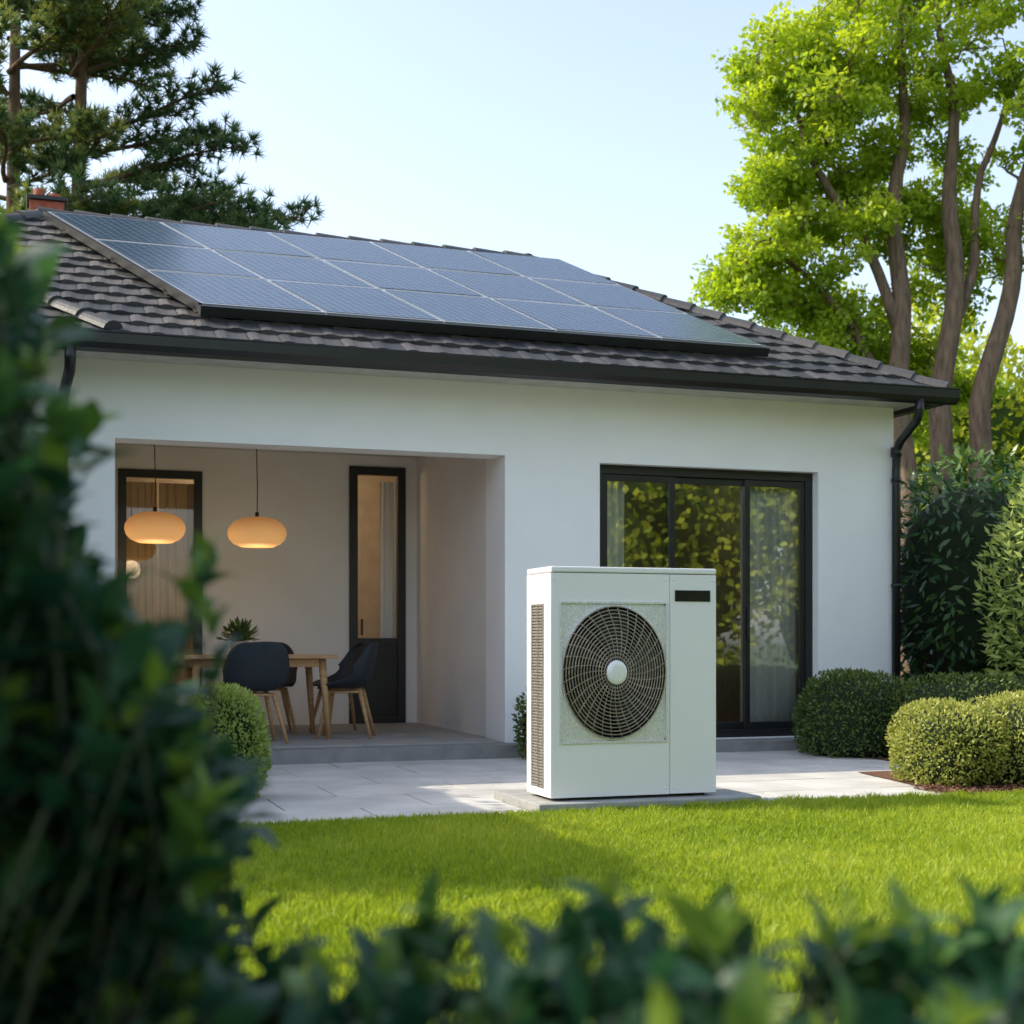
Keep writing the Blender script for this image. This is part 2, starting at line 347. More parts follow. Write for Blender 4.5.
def tiles(O,u,pl,Lw):
    O=np.array(O,float);u=np.array(u,float);pl=np.array(pl,float)
    s=pl*math.cos(th)+np.array([0,0,math.sin(th)]); n=np.cross(u,s); n/=np.linalg.norm(n)
    nc=14; h=S/nc; tw=.25
    for i in range(nc):
        v0=i*h-.02*(i==0); v1=min(S,(i+1)*h+.03); off=(i%2)*tw*.5
        k=int(Lw/tw)+2
        for j in range(-1,k):
            a=j*tw+off; jit=random.uniform(-.003,.003); rn=random.random(); jv=random.uniform(-.006,.006)
            lo0,hi0=max(v0,0)*math.cos(th),Lw-max(v0,0)*math.cos(th); lo1,hi1=v1*math.cos(th),Lw-v1*math.cos(th)
            if a+tw<lo0 or a>hi0: continue
            us=[0,.035,.075,.12,.18,.235,.247]; hs=[.004,.013,.014,.004,.001,.005,.004]
            vs=[]
            for kk,(q,hh) in enumerate(zip(us,hs)):
                c0=min(max(a+q,lo0),hi0); c1=min(max(a+q,lo1),hi1)
                b0=O+u*c0+s*(v0+jv)
                vs+= [b0+n*(.002),b0+n*(.030+hh+jit),O+u*c1+s*v1+n*(.004+hh)]
            fs=[]
            for q in range(6):
                x=q*3; fs+=[(x,x+3,x+4,x+1),(x+1,x+4,x+5,x+2)]
            ti.add(vs,fs,0,False,rn)
tiles((EX0,EY0,EZ),(1,0,0),(0,1,0),EX1-EX0)
tiles((EX1,EY0,EZ),(0,1,0),(-1,0,0),EY1-EY0)
tiles((EX1,EY1,EZ),(-1,0,0),(0,-1,0),EX1-EX0)
tiles((EX0,EY1,EZ),(0,-1,0),(1,0,0),EY1-EY0)
def caps(p0,p1,r=.075,lift=.02):
    p0=np.array(p0,float);p1=np.array(p1,float); Lg=np.linalg.norm(p1-p0); k=int(Lg/.33); t=(p1-p0)/Lg
    side=nrm(np.cross(t,[0,0,1.])); up=np.cross(side,t)
    for i in range(k+1):
        a=p0+t*(i*.33-.03); b2=p0+t*min(Lg+.05,(i+1)*.33+.02); rn=random.random(); vs=[]
        for (c0,rr,l) in ((a,r*1.12,lift+.012),(b2,r*.95,lift)):
            for j in range(9):
                an=math.pi*j/8; vs.append(c0+side*math.cos(an)*rr*1.25+up*(math.sin(an)*rr+l-.03))
        fs=[(j,j+1,j+10,j+9) for j in range(8)]+[tuple(range(8,-1,-1))]
        ti.add(vs,fs,0,False,rn)
top=EZ+H
caps((RX0,RY,top),(RX1,RY,top)); caps((EX1,EY0,EZ),(RX1,RY,top)); caps((EX1,EY1,EZ),(RX1,RY,top)); caps((EX0,EY0,EZ),(RX0,RY,top)); caps((EX0,EY1,EZ),(RX0,RY,top))
caps((.62,11.12,EZ+.03),(-.75,12.75,EZ+.03+1.63*SL),.07,.03)
ti.build('roof_tiles',['tile'],house,attr=True)
# gutters + pipes
gt=MB()
def gutter(a,b2,along):
    prof=[(.0,.0),(.0,-.115),(-.035,-.135),(-.085,-.12),(-.115,-.08),(-.12,-.01),(-.128,.0),(-.128,.008),(-.11,.008),(-.108,-.07),(-.08,-.105),(-.035,-.118),(-.012,-.1),(-.012,0)]
    vs=[]
    for e in (a,b2):
        for q,z in prof:
            if along=='x': vs.append((e,EY0+.02+q,3.30+z))
            else: vs.append((EX1-.02-q,e,3.30+z))
    n=len(prof); fs=[(i,(i+1)%n,n+(i+1)%n,n+i) for i in range(n)]+[tuple(range(n-1,-1,-1)),tuple(range(n,2*n))]
    gt.add(vs,fs,0)
gutter(EX0-.1,EX1+.11,'x'); gutter(EY0+.03,EY1,'y')
gt.box(EX0,EX1-.02,EY0+.021,EY0+.045,3.17,3.30); gt.box(EX1-.045,EX1-.021,EY0+.05,EY1,3.17,3.30)
gt.tube([(7.73,11.05,3.2),(7.73,11.06,3.08),(7.75,11.12,3.02),(7.84,11.52,2.88),(7.85,11.59,2.80),(7.85,11.6,2.6),(7.85,11.6,0)],.042,14)
gt.tube([(.33,11.05,3.2),(.33,11.06,3.08),(.33,11.12,3.02),(.29,11.52,2.88),(.285,11.59,2.80),(.285,11.6,2.6),(.285,11.6,0)],.042,14)
for z in (.5,1.5,2.5):
    for x in (7.85,.285): gt.tube([(x,11.6,z),(x,11.6,z+.035)],.05,14)
gt.tube([(7.85,11.6,2.74),(7.85,11.6,2.83)],.052,14); gt.tube([(.285,11.6,2.74),(.285,11.6,2.83)],.052,14)
gt.build('gutters_and_downpipes',['black'],house)
ch=MB(); ch.box(.06,.38,14.5,14.8,4.5,5.26,0); ch.box(.03,.41,14.47,14.83,5.26,5.30,1); ch.tube([(.15,14.65,5.3),(.15,14.65,5.40)],.055,14,0); ch.tube([(.29,14.65,5.3),(.29,14.65,5.37)],.05,14,0)
ch.build('chimney',['brick','black'],house,bevel=.006)
# solar array
sa=MB(); nrmv=np.array([0,-math.sin(th),math.cos(th)])
def A(u,v,h): 
    X=1.34+u-1.14*v; Y=11.55+2.22*v
    return np.array([X,Y,EZ+SL*(Y-EY0)])+nrmv*h
NU,NV=5,3; UW=5.02/NU
def prism(u0,u1,v0,v1,h0,h1,mt):
    sa.hexa([A(u0,v0,h0),A(u1,v0,h0),A(u1,v1,h0),A(u0,v1,h0),A(u0,v0,h1),A(u1,v0,h1),A(u1,v1,h1),A(u0,v1,h1)],mt)
for i in range(NU):
    for j in range(NV):
        u0,u1=i*UW+.006,(i+1)*UW-.006; v0,v1=j/NV+.0025,(j+1)/NV-.0025
        dh=random.uniform(-.002,.002)
        prism(u0,u1,v0,v1,.10,.14+dh,0)
        e=.018; ev=.0085; q=[random.uniform(.0015,.006) for _ in range(4)]
        sa.add([A(u0+e,v0+ev,.14+dh+q[0]),A(u1-e,v0+ev,.14+dh+q[1]),A(u1-e,v1-ev,.14+dh+q[2]),A(u0+e,v1-ev,.14+dh+q[3])],[(0,1,2,3)],1)
prism(-.03,-.001,-.002,1.0,.07,.142,2)
for v in (.0,.17,.5,.83):
    prism(-.03,5.05,v+.004,v+.024,.055,.098,2)
prism(-.03,5.05,-.018,-.002,.05,.132,2)
for u in np.linspace(.1,4.9,7): 
    for v in (.0,.5,.95): prism(u,u+.05,v,v+.03,.0,.056,2)
sa.build('solar_panels',['panelframe','solar','black'],house)

# pendants
for (x,z) in ((1.127,2.02),(2.045,2.0)):
    e=empty('pendant_lamp',(x,13.2,z))
    mb=MB(); prof=[(.02,.135),(.10,.132),(.17,.115),(.23,.078),(.265,.025),(.27,-.02),(.255,-.07),(.215,-.113),(.15,-.14),(.145,-.135)]
    mb.lathe(prof,(0,0,0),40)
    mb.lathe([(.145,-.136),(.08,-.13),(.001,-.128)],(0,0,0),40)
    o=mb.build('paper_shade',['shade'],e)
    k=MB(); k.tube([(0,0,.13),(.004,0,.4),(-.004,0,.7),(0,0,2.95-z)],.005,6); k.lathe([(.001,.0),(.05,0),(.05,-.03),(.001,-.03)],(0,0,2.95-z),16)
    k.tube([(0,0,.13),(0,0,.18)],.018,10); k.build('cord_and_rose',['black'],e)
    l=bpy.data.lights.new('bulb','POINT'); l.energy=4; l.color=(1,.68,.38); l.shadow_soft_size=.1
    lo=bpy.data.objects.new('bulb',l); scene.collection.objects.link(lo); lo.parent=e; lo.location=(0,0,-.24)

# dining table
tb=empty('dining_table',(1.97,12.85,.12))
mb=MB(); mb.box(-.67,.67,-.43,.43,.715,.745); mb.box(-.56,.56,-.34,-.32,.64,.714); mb.box(-.56,.56,.32,.34,.64,.714); mb.box(-.58,-.56,-.32,.32,.64,.714); mb.box(.56,.58,-.32,.32,.64,.714)
mb.build('table_top',['wood'],tb,bevel=.006)
mb=MB()
for x in (-1,1):
    for y in (-1,1): mb.tube([(x*.60,y*.37,0),(x*.545,y*.325,.714)],[.022,.036],12)
mb.build('legs',['wood'],tb)
def chair(x,y,rot):
    e=empty('dining_chair',(x,y,.12),rot)
    cen=[(.23,.435),(.20,.452),(.08,.447),(-.06,.436),(-.16,.445),(-.215,.50),(-.245,.58),(-.265,.68),(-.285,.78),(-.295,.85),(-.296,.865)]
    wid=[.20,.235,.26,.275,.285,.29,.29,.28,.255,.20,.12]; curl=[.0,.02,.06,.12,.19,.20,.17,.13,.10,.07,.05]
    dirs=[(0,1)]*4+[(.25,.97),(.7,.7),(.92,.4),(.97,.2),(.98,.1),(1,0),(1,0)]
    vs=[];fs=[];n=12
    for (cy,cz),wd,cu,(dy,dz) in zip(cen,wid,curl,dirs):
        for i in range(n+1):
            u=-1+2*i/n; cc=cu*abs(u)**2.6; xx=wd*math.sin(u*math.pi/2*.98)
            vs.append((xx,cy+dy*cc,cz+dz*cc))
    for j in range(len(cen)-1):
        for i in range(n): a=j*(n+1)+i; fs.append((a,a+1,a+n+2,a+n+1))
    mb=MB(); mb.add(vs,fs,0,True); o=mb.build('shell',['shell'],e)
    s=o.modifiers.new('s','SOLIDIFY'); s.thickness=.022; s2=o.modifiers.new('ss','SUBSURF'); s2.levels=1; s2.render_levels=2
    mb=MB()
    for sx in (-1,1):
        for sy in (-1,1): mb.tube([(sx*.235,sy*.235-.01,0),(sx*.14,sy*.14,.43)],[.014,.022],10)
    mb.tube([(-.15,.15,.415),(.15,.15,.415)],.012,8); mb.tube([(-.15,-.15,.415),(.15,-.15,.415)],.012,8)
    mb.tube([(-.15,-.15,.415),(-.15,.15,.415)],.012,8); mb.tube([(.15,-.15,.415),(.15,.15,.415)],.012,8)
    mb.build('legs',['wood'],e)
chair(1.86,12.20,R(4)); chair(2.76,12.66,R(72)); chair(2.86,13.32,R(100)); chair(1.10,12.95,R(-88)); chair(2.2,13.5,R(176))
pp=empty('potted_plant',(1.80,12.62,.865))
mb=MB(); mb.lathe([(.001,0),(.06,0),(.085,.10),(.088,.125),(.08,.125),(.07,.10),(.001,.10)],(0,0,0),24); mb.build('pot',['pot'],pp)
n=300; az=rng.random(n)*2*math.pi; el=.15+rng.random(n)*1.25
D=np.stack([np.cos(az)*np.cos(el),np.sin(az)*np.cos(el),np.sin(el)],1); P=np.array([0,0,.11])+D*(rng.random(n)*.17)[:,None]
leaves('plant_leaves',P,D,np.array([0,0,1.])+rng.normal(size=(n,3))*.3,.05+.05*rng.random(n),.024+.01*rng.random(n),'l_box',rng.random(n),pp,HEX)

# ------------------------------------------------------------------ heat pump
hp=empty('heat_pump')
X0,X1,Y0,Y1,Z0,Z1=2.913,3.985,7.775,8.195,.075,1.432
mb=MB(); mb.box(2.80,4.235,7.665,8.5,-.02,.055); mb.build('concrete_plinth',['concrete'],hp,bevel=.008)
mb=MB(); mb.box(X0+.008,X1-.008,Y0+.14,Y1,Z0,Z1-.04); mb.box(X0+.008,2.955,Y0+.008,Y0+.14,Z0,Z1-.04); mb.box(3.668,X1-.008,Y0+.008,Y0+.14,Z0,Z1-.04)
mb.box(2.955,3.668,Y0+.008,Y0+.14,Z0,.39); mb.box(2.955,3.668,Y0+.008,Y0+.14,1.225,Z1-.04)
mb.build('inner_case',['white'],hp)
mb=MB(); mb.box(X0,X1,Y0-.004,Y1+.004,Z1-.034,Z1); mb.build('lid',['white'],hp,bevel=.008)
mb=MB(); FX=3.672
mb.box(X0,2.968,Y0,Y0+.007,Z0,Z1-.038); mb.box(3.654,FX,Y0,Y0+.007,Z0,Z1-.038); mb.box(2.968,3.654,Y0,Y0+.007,Z0,.394); mb.box(2.968,3.654,Y0,Y0+.007,1.223,Z1-.038)
mb.build('front_panel',['white'],hp)
mb=MB(); mb.box(FX+.006,X1,Y0,Y0+.007,Z0,Z1-.038); mb.box(X1-.007,X1,Y0+.0075,Y1,Z0,Z1-.038); mb.build('service_panel',['white'],hp,bevel=.0025)
mb=MB(); mb.box(3.708,3.944,Y0-.006,Y0+.002,1.232,1.30); mb.build('display',['display'],hp,bevel=.003)
mb=MB()
for x,z in ((2.935,.11),(2.935,1.36),(3.645,.11),(3.645,1.36),(3.70,.11),(3.96,.11),(3.70,1.36),(3.96,1.36)):
    mb.tube([(x,Y0+.002,z),(x,Y0-.002,z)],.0065,10)
mb.build('screws',['hub'],hp)
mb=MB(); mb.box(X0,X0+.007,Y0+.0075,Y0+.12,Z0,Z1-.038); mb.box(X0,X0+.007,Y1-.09,Y1,Z0,Z1-.038); mb.box(X0,X0+.007,Y0+.12,Y1-.09,Z0,.12); mb.box(X0,X0+.007,Y0+.12,Y1-.09,1.215,Z1-.038)
mb.build('side_panel',['white'],hp)
mb=MB()
for z in np.arange(.125,1.21,.018): mb.hexa([(X0-.003,Y0+.12,z),(X0+.007,Y0+.12,z+.006),(X0+.007,Y1-.09,z+.006),(X0-.003,Y1-.09,z),(X0-.003,Y0+.12,z+.006),(X0+.007,Y0+.12,z+.012),(X0+.007,Y1-.09,z+.012),(X0-.003,Y1-.09,z+.006)])
for y in (Y0+.125,Y0+.21,Y1-.10): mb.box(X0-.006,X0-.0035,y,y+.006,.12,1.215)
mb.build('side_louvre',['fins'],hp)
mb=MB()
for x in (X0+.06,X1-.14): mb.box(x,x+.08,Y0+.04,Y1-.04,.055,.0745)
mb.build('feet',['black'],hp)
CX,CZ,RX,RZ=3.311,.808,.336,.398; px0,px1,pz0,pz1=2.970,3.652,.396,1.221
mb=MB(); n=96; vs=[]
for j in range(n):
    a=2*math.pi*j/n; ca,sa_=math.cos(a),math.sin(a)
    kx=((px1-CX) if ca>0 else (CX-px0))/max(abs(ca),1e-6); kz=((pz1-CZ) if sa_>0 else (CZ-pz0))/max(abs(sa_),1e-6); k=min(kx,kz)
    vs+= [(CX+ca*k,Y0+.004,CZ+sa_*k),(CX+ca*RX*1.005,Y0+.002,CZ+sa_*RZ*1.01),(CX+ca*RX,Y0-.012,CZ+sa_*RZ),(CX+ca*RX*.975,Y0-.012,CZ+sa_*RZ*.975),(CX+ca*RX*.97,Y0+.125,CZ+sa_*RZ*.97)]
fs=[]
for j in range(n):
    a=j*5;b2=((j+1)%n)*5
    for q in range(3): fs.append((a+q,a+q+1,b2+q+1,b2+q))
mb.add(vs,fs,0); mb.add(vs,[(j*5+3,j*5+4,((j+1)%n)*5+4,((j+1)%n)*5+3) for j in range(n)],1)
mb.box(px0-.001,px1+.001,Y0+.126,Y0+.136,pz0,pz1,1)
for (a,b2,cc,dd) in ((px0-.004,px1+.004,pz1-.006,pz1+.006),(px0-.004,px1+.004,pz0-.006,pz0+.006),(px0-.004,px0+.006,pz0+.006,pz1-.006),(px1-.006,px1+.004,pz0+.006,pz1-.006)): mb.box(a,b2,Y0-.008,Y0+.006,cc,dd,0)
mb.build('fan_plate',['silver','dark'],hp)
mb=MB()
for b_ in range(5):
    vs=[];fs=[]
    for i in range(7):
        rr=.16+.80*i/6
        for j in range(5):
            a=b_*2*math.pi/5+(j/4-.5)*(1.0-.2*i/6)+.35*i/6
            vs.append((CX+RX*rr*math.cos(a),Y0+.075+.05*(j/4-.5),CZ+RZ*rr*math.sin(a)))
    for i in range(6):
        for j in range(4): q=i*5+j; fs.append((q,q+1,q+6,q+5))
    mb.add(vs,fs,0,True)
mb.build('fan_blades',['fan'],hp)
mb=MB(); NR=15
def gy(q): return Y0-.014-.028*(1-q*q)
for k in range(NR):
    q=.23+.75*k/(NR-1)
    mb.tube([(CX+RX*q*math.cos(a),gy(q),CZ+RZ*q*math.sin(a)) for a in np.linspace(0,2*math.pi,72,endpoint=False)],.0042,5,0,closed=True)
for k in range(32):
    a0=2*math.pi*k/32
    mb.tube([(CX+RX*q*math.cos(a0+.35*q),gy(q)+.001,CZ+RZ*q*math.sin(a0+.35*q)) for q in np.linspace(.17,.985,8)],.0034,5,0)
mb.build('fan_grille',['wire'],hp)
mb=MB(); vs=[];n=40
for (rr,yy) in ((.195,-.034),(.19,-.05),(.17,-.056),(.09,-.058),(.0,-.059)):
    for j in range(n): a=2*math.pi*j/n; vs.append((CX+RX*rr*math.cos(a),Y0+yy,CZ+RX*rr*1.12*math.sin(a)))
mb.add(vs,[(i*n+j,i*n+(j+1)%n,(i+1)*n+(j+1)%n,(i+1)*n+j) for i in range(4) for j in range(n)],0,True)
mb.build('hub_cap',['hub'],hp)

# ------------------------------------------------------------------ ground
g=MB(); g.add([(-300,-300,-.035),(300,-300,-.035),(300,300,-.035),(-300,300,-.035)],[(0,1,2,3)]); g.build('ground',['ground'])
g=MB(); g.add([(-6,-3,-.012),(12,-3,-.012),(12,7.655,-.012),(-6,7.655,-.012)],[(0,1,2,3)]); lawn=g.build('lawn',['soil'])
pt=MB()
pt.box(-4.5,6.9,7.66,FY-.001,-.04,-.014,1)
yy=7.66; row=0
while yy<FY-.3:
    hgt=.655; xx=-4.4-(row%2)*.45
    while xx<6.6:
        x1=xx+.9
        dz=random.uniform(-.0015,.0015)
        pt.box(max(xx,-4.5)+.005,min(x1,6.9)-.005,yy+.005,yy+hgt-.005,-.013,dz,0)
        xx=x1
    yy+=hgt+.01; row+=1
pt.build('patio',['stone','stepstone'],bevel=.004)
mu=MB(); mu.add([(5.66,7.67,.006),(13,7.67,.006),(13,9.3,.006),(5.95,9.3,.006)],[(0,1,2,3)]); mu.add([(6.75,9.301,.006),(13,9.301,.006),(13,14,.006),(7.9,14,.006),(7.9,11.6,.006),(6.75,11.6,.006)],[(0,1,2,3,4,5)])
mulch=mu.build('planting_bed',['mulch'])
n=6000; P=np.stack([5.64+rng.random(n)*3,7.66+rng.random(n)*.5,.006+rng.random(n)*.02],1)
leaves('bark_chips',P,rng.normal(size=(n,3))*np.array([1,1,.25]),np.array([0,0,1.])+rng.normal(size=(n,3))*.4,.02+.03*rng.random(n),.01+.01*rng.random(n),'mulch',rng.random(n),mulch)
def grass(n,x0,x1,y0,y1,hmin,hmax):
    P=np.stack([x0+(x1-x0)*rng.random(n),y0+(y1-y0)*rng.random(n),np.full(n,-.012)],1)
    return P,hmin+(hmax-hmin)*rng.random(n)
P1,h1=grass(180000,-.3,6.2,3.6,7.66,.028,.060)
P2,h2=grass(25000,-5,10,-1,7.66,.03,.07)
P3=np.stack([-1+11*rng.random(9000),7.64+.05*rng.random(9000)**2,np.full(9000,-.01)],1); h3=.02+.04*rng.random(9000)
P=np.concatenate([P1,P2,P3]); h=np.concatenate([h1,h2,h3])
patch=.5+.5*np.sin(P[:,0]*1.9+1.3*np.sin(P[:,1]*1.3))*np.sin(P[:,1]*2.3+P[:,0]*.6)
tuft=np.clip(np.sin(P[:,0]*11+2*np.sin(P[:,1]*7))*np.sin(P[:,1]*13+2*np.sin(P[:,0]*5)),0,1)
h*=.75+.3*patch+.35*tuft; n=len(P)
a=rng.random(n)*2*math.pi; S=np.stack([np.cos(a),np.sin(a),np.zeros(n)],1); a2=rng.random(n)*2*math.pi; Ln=np.stack([np.cos(a2),np.sin(a2),np.zeros(n)],1)*(h*(.15+.6*rng.random(n)))[:,None]
wd=(.0026+.0022*rng.random(n))[:,None]; Z=np.array([0,0,1.])*h[:,None]
V=np.stack([P-S*wd,P+S*wd,P+Z*.55+Ln*.3+S*wd*.8,P+Z*.55+Ln*.3-S*wd*.8,P+Z+Ln],1)
mesh_np('grass',V,[(0,1,2,3),(3,2,4)],5,n,'grass',np.clip(.22+.3*patch+.1*tuft+.45*(rng.random(n)-.3),0,1),lawn)

# ------------------------------------------------------------------ hedges and shrubs
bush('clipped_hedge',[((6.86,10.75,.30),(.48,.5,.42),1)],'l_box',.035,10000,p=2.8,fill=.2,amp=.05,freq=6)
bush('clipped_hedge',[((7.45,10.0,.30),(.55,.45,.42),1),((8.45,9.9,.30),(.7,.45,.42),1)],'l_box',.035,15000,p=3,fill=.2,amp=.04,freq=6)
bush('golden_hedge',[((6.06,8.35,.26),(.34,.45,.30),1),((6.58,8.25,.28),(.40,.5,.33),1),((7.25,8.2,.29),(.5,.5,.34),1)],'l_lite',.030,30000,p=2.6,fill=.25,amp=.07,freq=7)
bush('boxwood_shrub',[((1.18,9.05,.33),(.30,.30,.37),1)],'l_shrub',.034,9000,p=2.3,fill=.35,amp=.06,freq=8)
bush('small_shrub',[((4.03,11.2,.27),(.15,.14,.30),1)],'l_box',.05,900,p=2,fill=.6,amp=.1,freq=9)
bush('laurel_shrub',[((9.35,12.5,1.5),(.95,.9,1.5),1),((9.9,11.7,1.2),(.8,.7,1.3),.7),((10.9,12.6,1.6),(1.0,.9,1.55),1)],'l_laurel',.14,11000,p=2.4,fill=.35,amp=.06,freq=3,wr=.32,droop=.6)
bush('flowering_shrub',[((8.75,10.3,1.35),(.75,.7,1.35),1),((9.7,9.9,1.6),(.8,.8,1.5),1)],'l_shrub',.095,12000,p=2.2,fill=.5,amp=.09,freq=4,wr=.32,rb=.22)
bush('shadow_caster_hedge',[((-1.9,9.1,1.65),(.8,2.3,1.80),1)],'l_box',.10,7000,p=16,fill=.05,amp=.006,freq=4,wr=.6)  # out of view, added to cast the wedge shadow on the lawn
bush('shadow_caster_hedge',[((-2.2,1.1,1.2),(.8,3.3,1.3),1)],'l_box',.11,7000,p=12,fill=.08,amp=.012,freq=4,wr=.6)  # also unseen, added to shade the foreground leaves and near lawn

# ------------------------------------------------------------------ trees
def tree(name,trunks,ells,mat,bark,leafn,ll,cr=.42):
    mb=MB(); tp=[]
    for path in trunks:
        pts=[p for p,_ in path]; rad=[r_ for _,r_ in path]
        P=[];Q=[]
        for i in range(len(pts)-1):
            for q in np.linspace(0,1,6,endpoint=False):
                b0=np.array(pts[i])*(1-q)+np.array(pts[i+1])*q; b0=b0+np.array([math.sin(b0[2]*2.1+i),math.cos(b0[2]*1.7),0])*.06
                P.append(b0);Q.append(rad[i]*(1-q)+rad[i+1]*q)
        P.append(np.array(pts[-1]));Q.append(rad[-1]); mb.tube(P,Q,10)
        tp+=[(a,b2) for a,b2 in zip(P,Q)]
    cl=[]
    for c,Rr,k in ells:
        for _ in range(k):
            d=nrm(rng.normal(size=3)); cl.append(np.array(c)+d*np.array(Rr)*(rng.random()**.45))
    nodes=[a for a,b2 in tp if a[2]>3.2]; nr=[b2 for a,b2 in tp if a[2]>3.2]
    T0=np.array(nodes)
    cl.sort(key=lambda c: float(np.min(np.linalg.norm(T0-c,axis=1))))
    PP=[];OO=[];RR=[]
    for c in cl:
        A_=np.array(nodes); dv=c-A_; dist=np.linalg.norm(dv,axis=1); hd=np.linalg.norm(dv[:,:2],axis=1)
        cost=dist+1.3*np.clip(.35*hd-dv[:,2],0,5); i=int(np.argmin(cost)); s=A_[i]
        r0=min(nr[i]*.75,.014+.018*dist[i])
        mid=s*.5+c*.5+np.array([0,0,-.06])+rng.normal(size=3)*.10*dist[i]
        path=[(1-t)**2*s+2*t*(1-t)*mid+t*t*c for t in np.linspace(0,1,8)]
        path=[q+rng.normal(size=3)*.02*(0<j<7) for j,q in enumerate(path)]
        mb.tube(path,list(np.linspace(r0,max(.009,r0*.5),8)),6,caps=False)
        for j in (4,7): nodes.append(path[j]); nr.append(max(.012,r0*(.7 if j==4 else .5)))
        crr=cr*(.6+.7*rng.random()); rc=np.array([crr,crr,crr*.6])
        for _ in range(5):
            e=c+nrm(rng.normal(size=3))*rc*.9; st=path[5]
            mb.tube([st,(st+e)/2+rng.normal(size=3)*.04,e],[.009,.006,.003],4,caps=False)
        k=int(leafn*(crr/cr)**1.6); d=nrm(rng.normal(size=(k,3))); u=rng.random(k)**.5
        sub=c+nrm(rng.normal(size=(7,3)))*rc*.7; wch=rng.integers(0,7,k)
        p1=sub[wch]+d*(rc*.5)*u[:,None]
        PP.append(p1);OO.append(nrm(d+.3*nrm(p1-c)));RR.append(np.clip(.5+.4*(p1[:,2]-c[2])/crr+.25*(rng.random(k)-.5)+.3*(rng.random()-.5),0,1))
    P=np.concatenate(PP);O=np.concatenate(OO);r=np.concatenate(RR);k=len(P)
    D=nrm(O*.5+rng.normal(size=(k,3))*.6+np.array([0,0,-.1])); Nn=nrm(rng.normal(size=(k,3))*.7+np.array([0,0,1.]))
    L=ll*(.6+.7*rng.random(k)); t=mb.build(name,[bark]); leaves('crown',P,D,Nn,L,L*.62,mat,r,t); return t
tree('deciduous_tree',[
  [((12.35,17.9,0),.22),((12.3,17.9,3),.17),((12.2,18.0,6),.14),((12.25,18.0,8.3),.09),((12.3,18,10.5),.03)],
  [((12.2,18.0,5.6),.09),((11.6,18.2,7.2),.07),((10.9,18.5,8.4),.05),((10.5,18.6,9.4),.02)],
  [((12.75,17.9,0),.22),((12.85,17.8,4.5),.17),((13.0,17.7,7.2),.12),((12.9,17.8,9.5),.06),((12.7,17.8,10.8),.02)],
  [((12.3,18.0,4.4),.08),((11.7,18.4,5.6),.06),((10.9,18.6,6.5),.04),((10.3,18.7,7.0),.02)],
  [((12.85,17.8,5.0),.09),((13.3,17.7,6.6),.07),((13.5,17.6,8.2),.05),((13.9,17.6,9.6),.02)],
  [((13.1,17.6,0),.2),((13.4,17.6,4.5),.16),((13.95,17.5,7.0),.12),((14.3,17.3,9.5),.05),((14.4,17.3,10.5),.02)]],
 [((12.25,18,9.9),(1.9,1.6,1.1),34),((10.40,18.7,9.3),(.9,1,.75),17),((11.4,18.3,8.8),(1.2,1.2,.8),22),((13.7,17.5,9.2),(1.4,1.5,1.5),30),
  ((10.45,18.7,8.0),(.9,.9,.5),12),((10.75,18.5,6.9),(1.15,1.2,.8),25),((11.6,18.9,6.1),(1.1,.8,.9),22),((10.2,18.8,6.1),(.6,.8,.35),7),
  ((13.6,18.5,7.2),(1.5,.8,1.3),34),((15.2,17,8),(1.4,1.5,2.5),22),((12.0,18.3,11.3),(1.7,1.5,.7),14),((12.0,18.8,7.8),(1.4,.7,.8),20),((13.3,18.9,5.0),(1.5,.7,1.0),26),((11.4,18.7,5.2),(.8,.6,.5),8)],'l_right','bark',340,.10,.46)

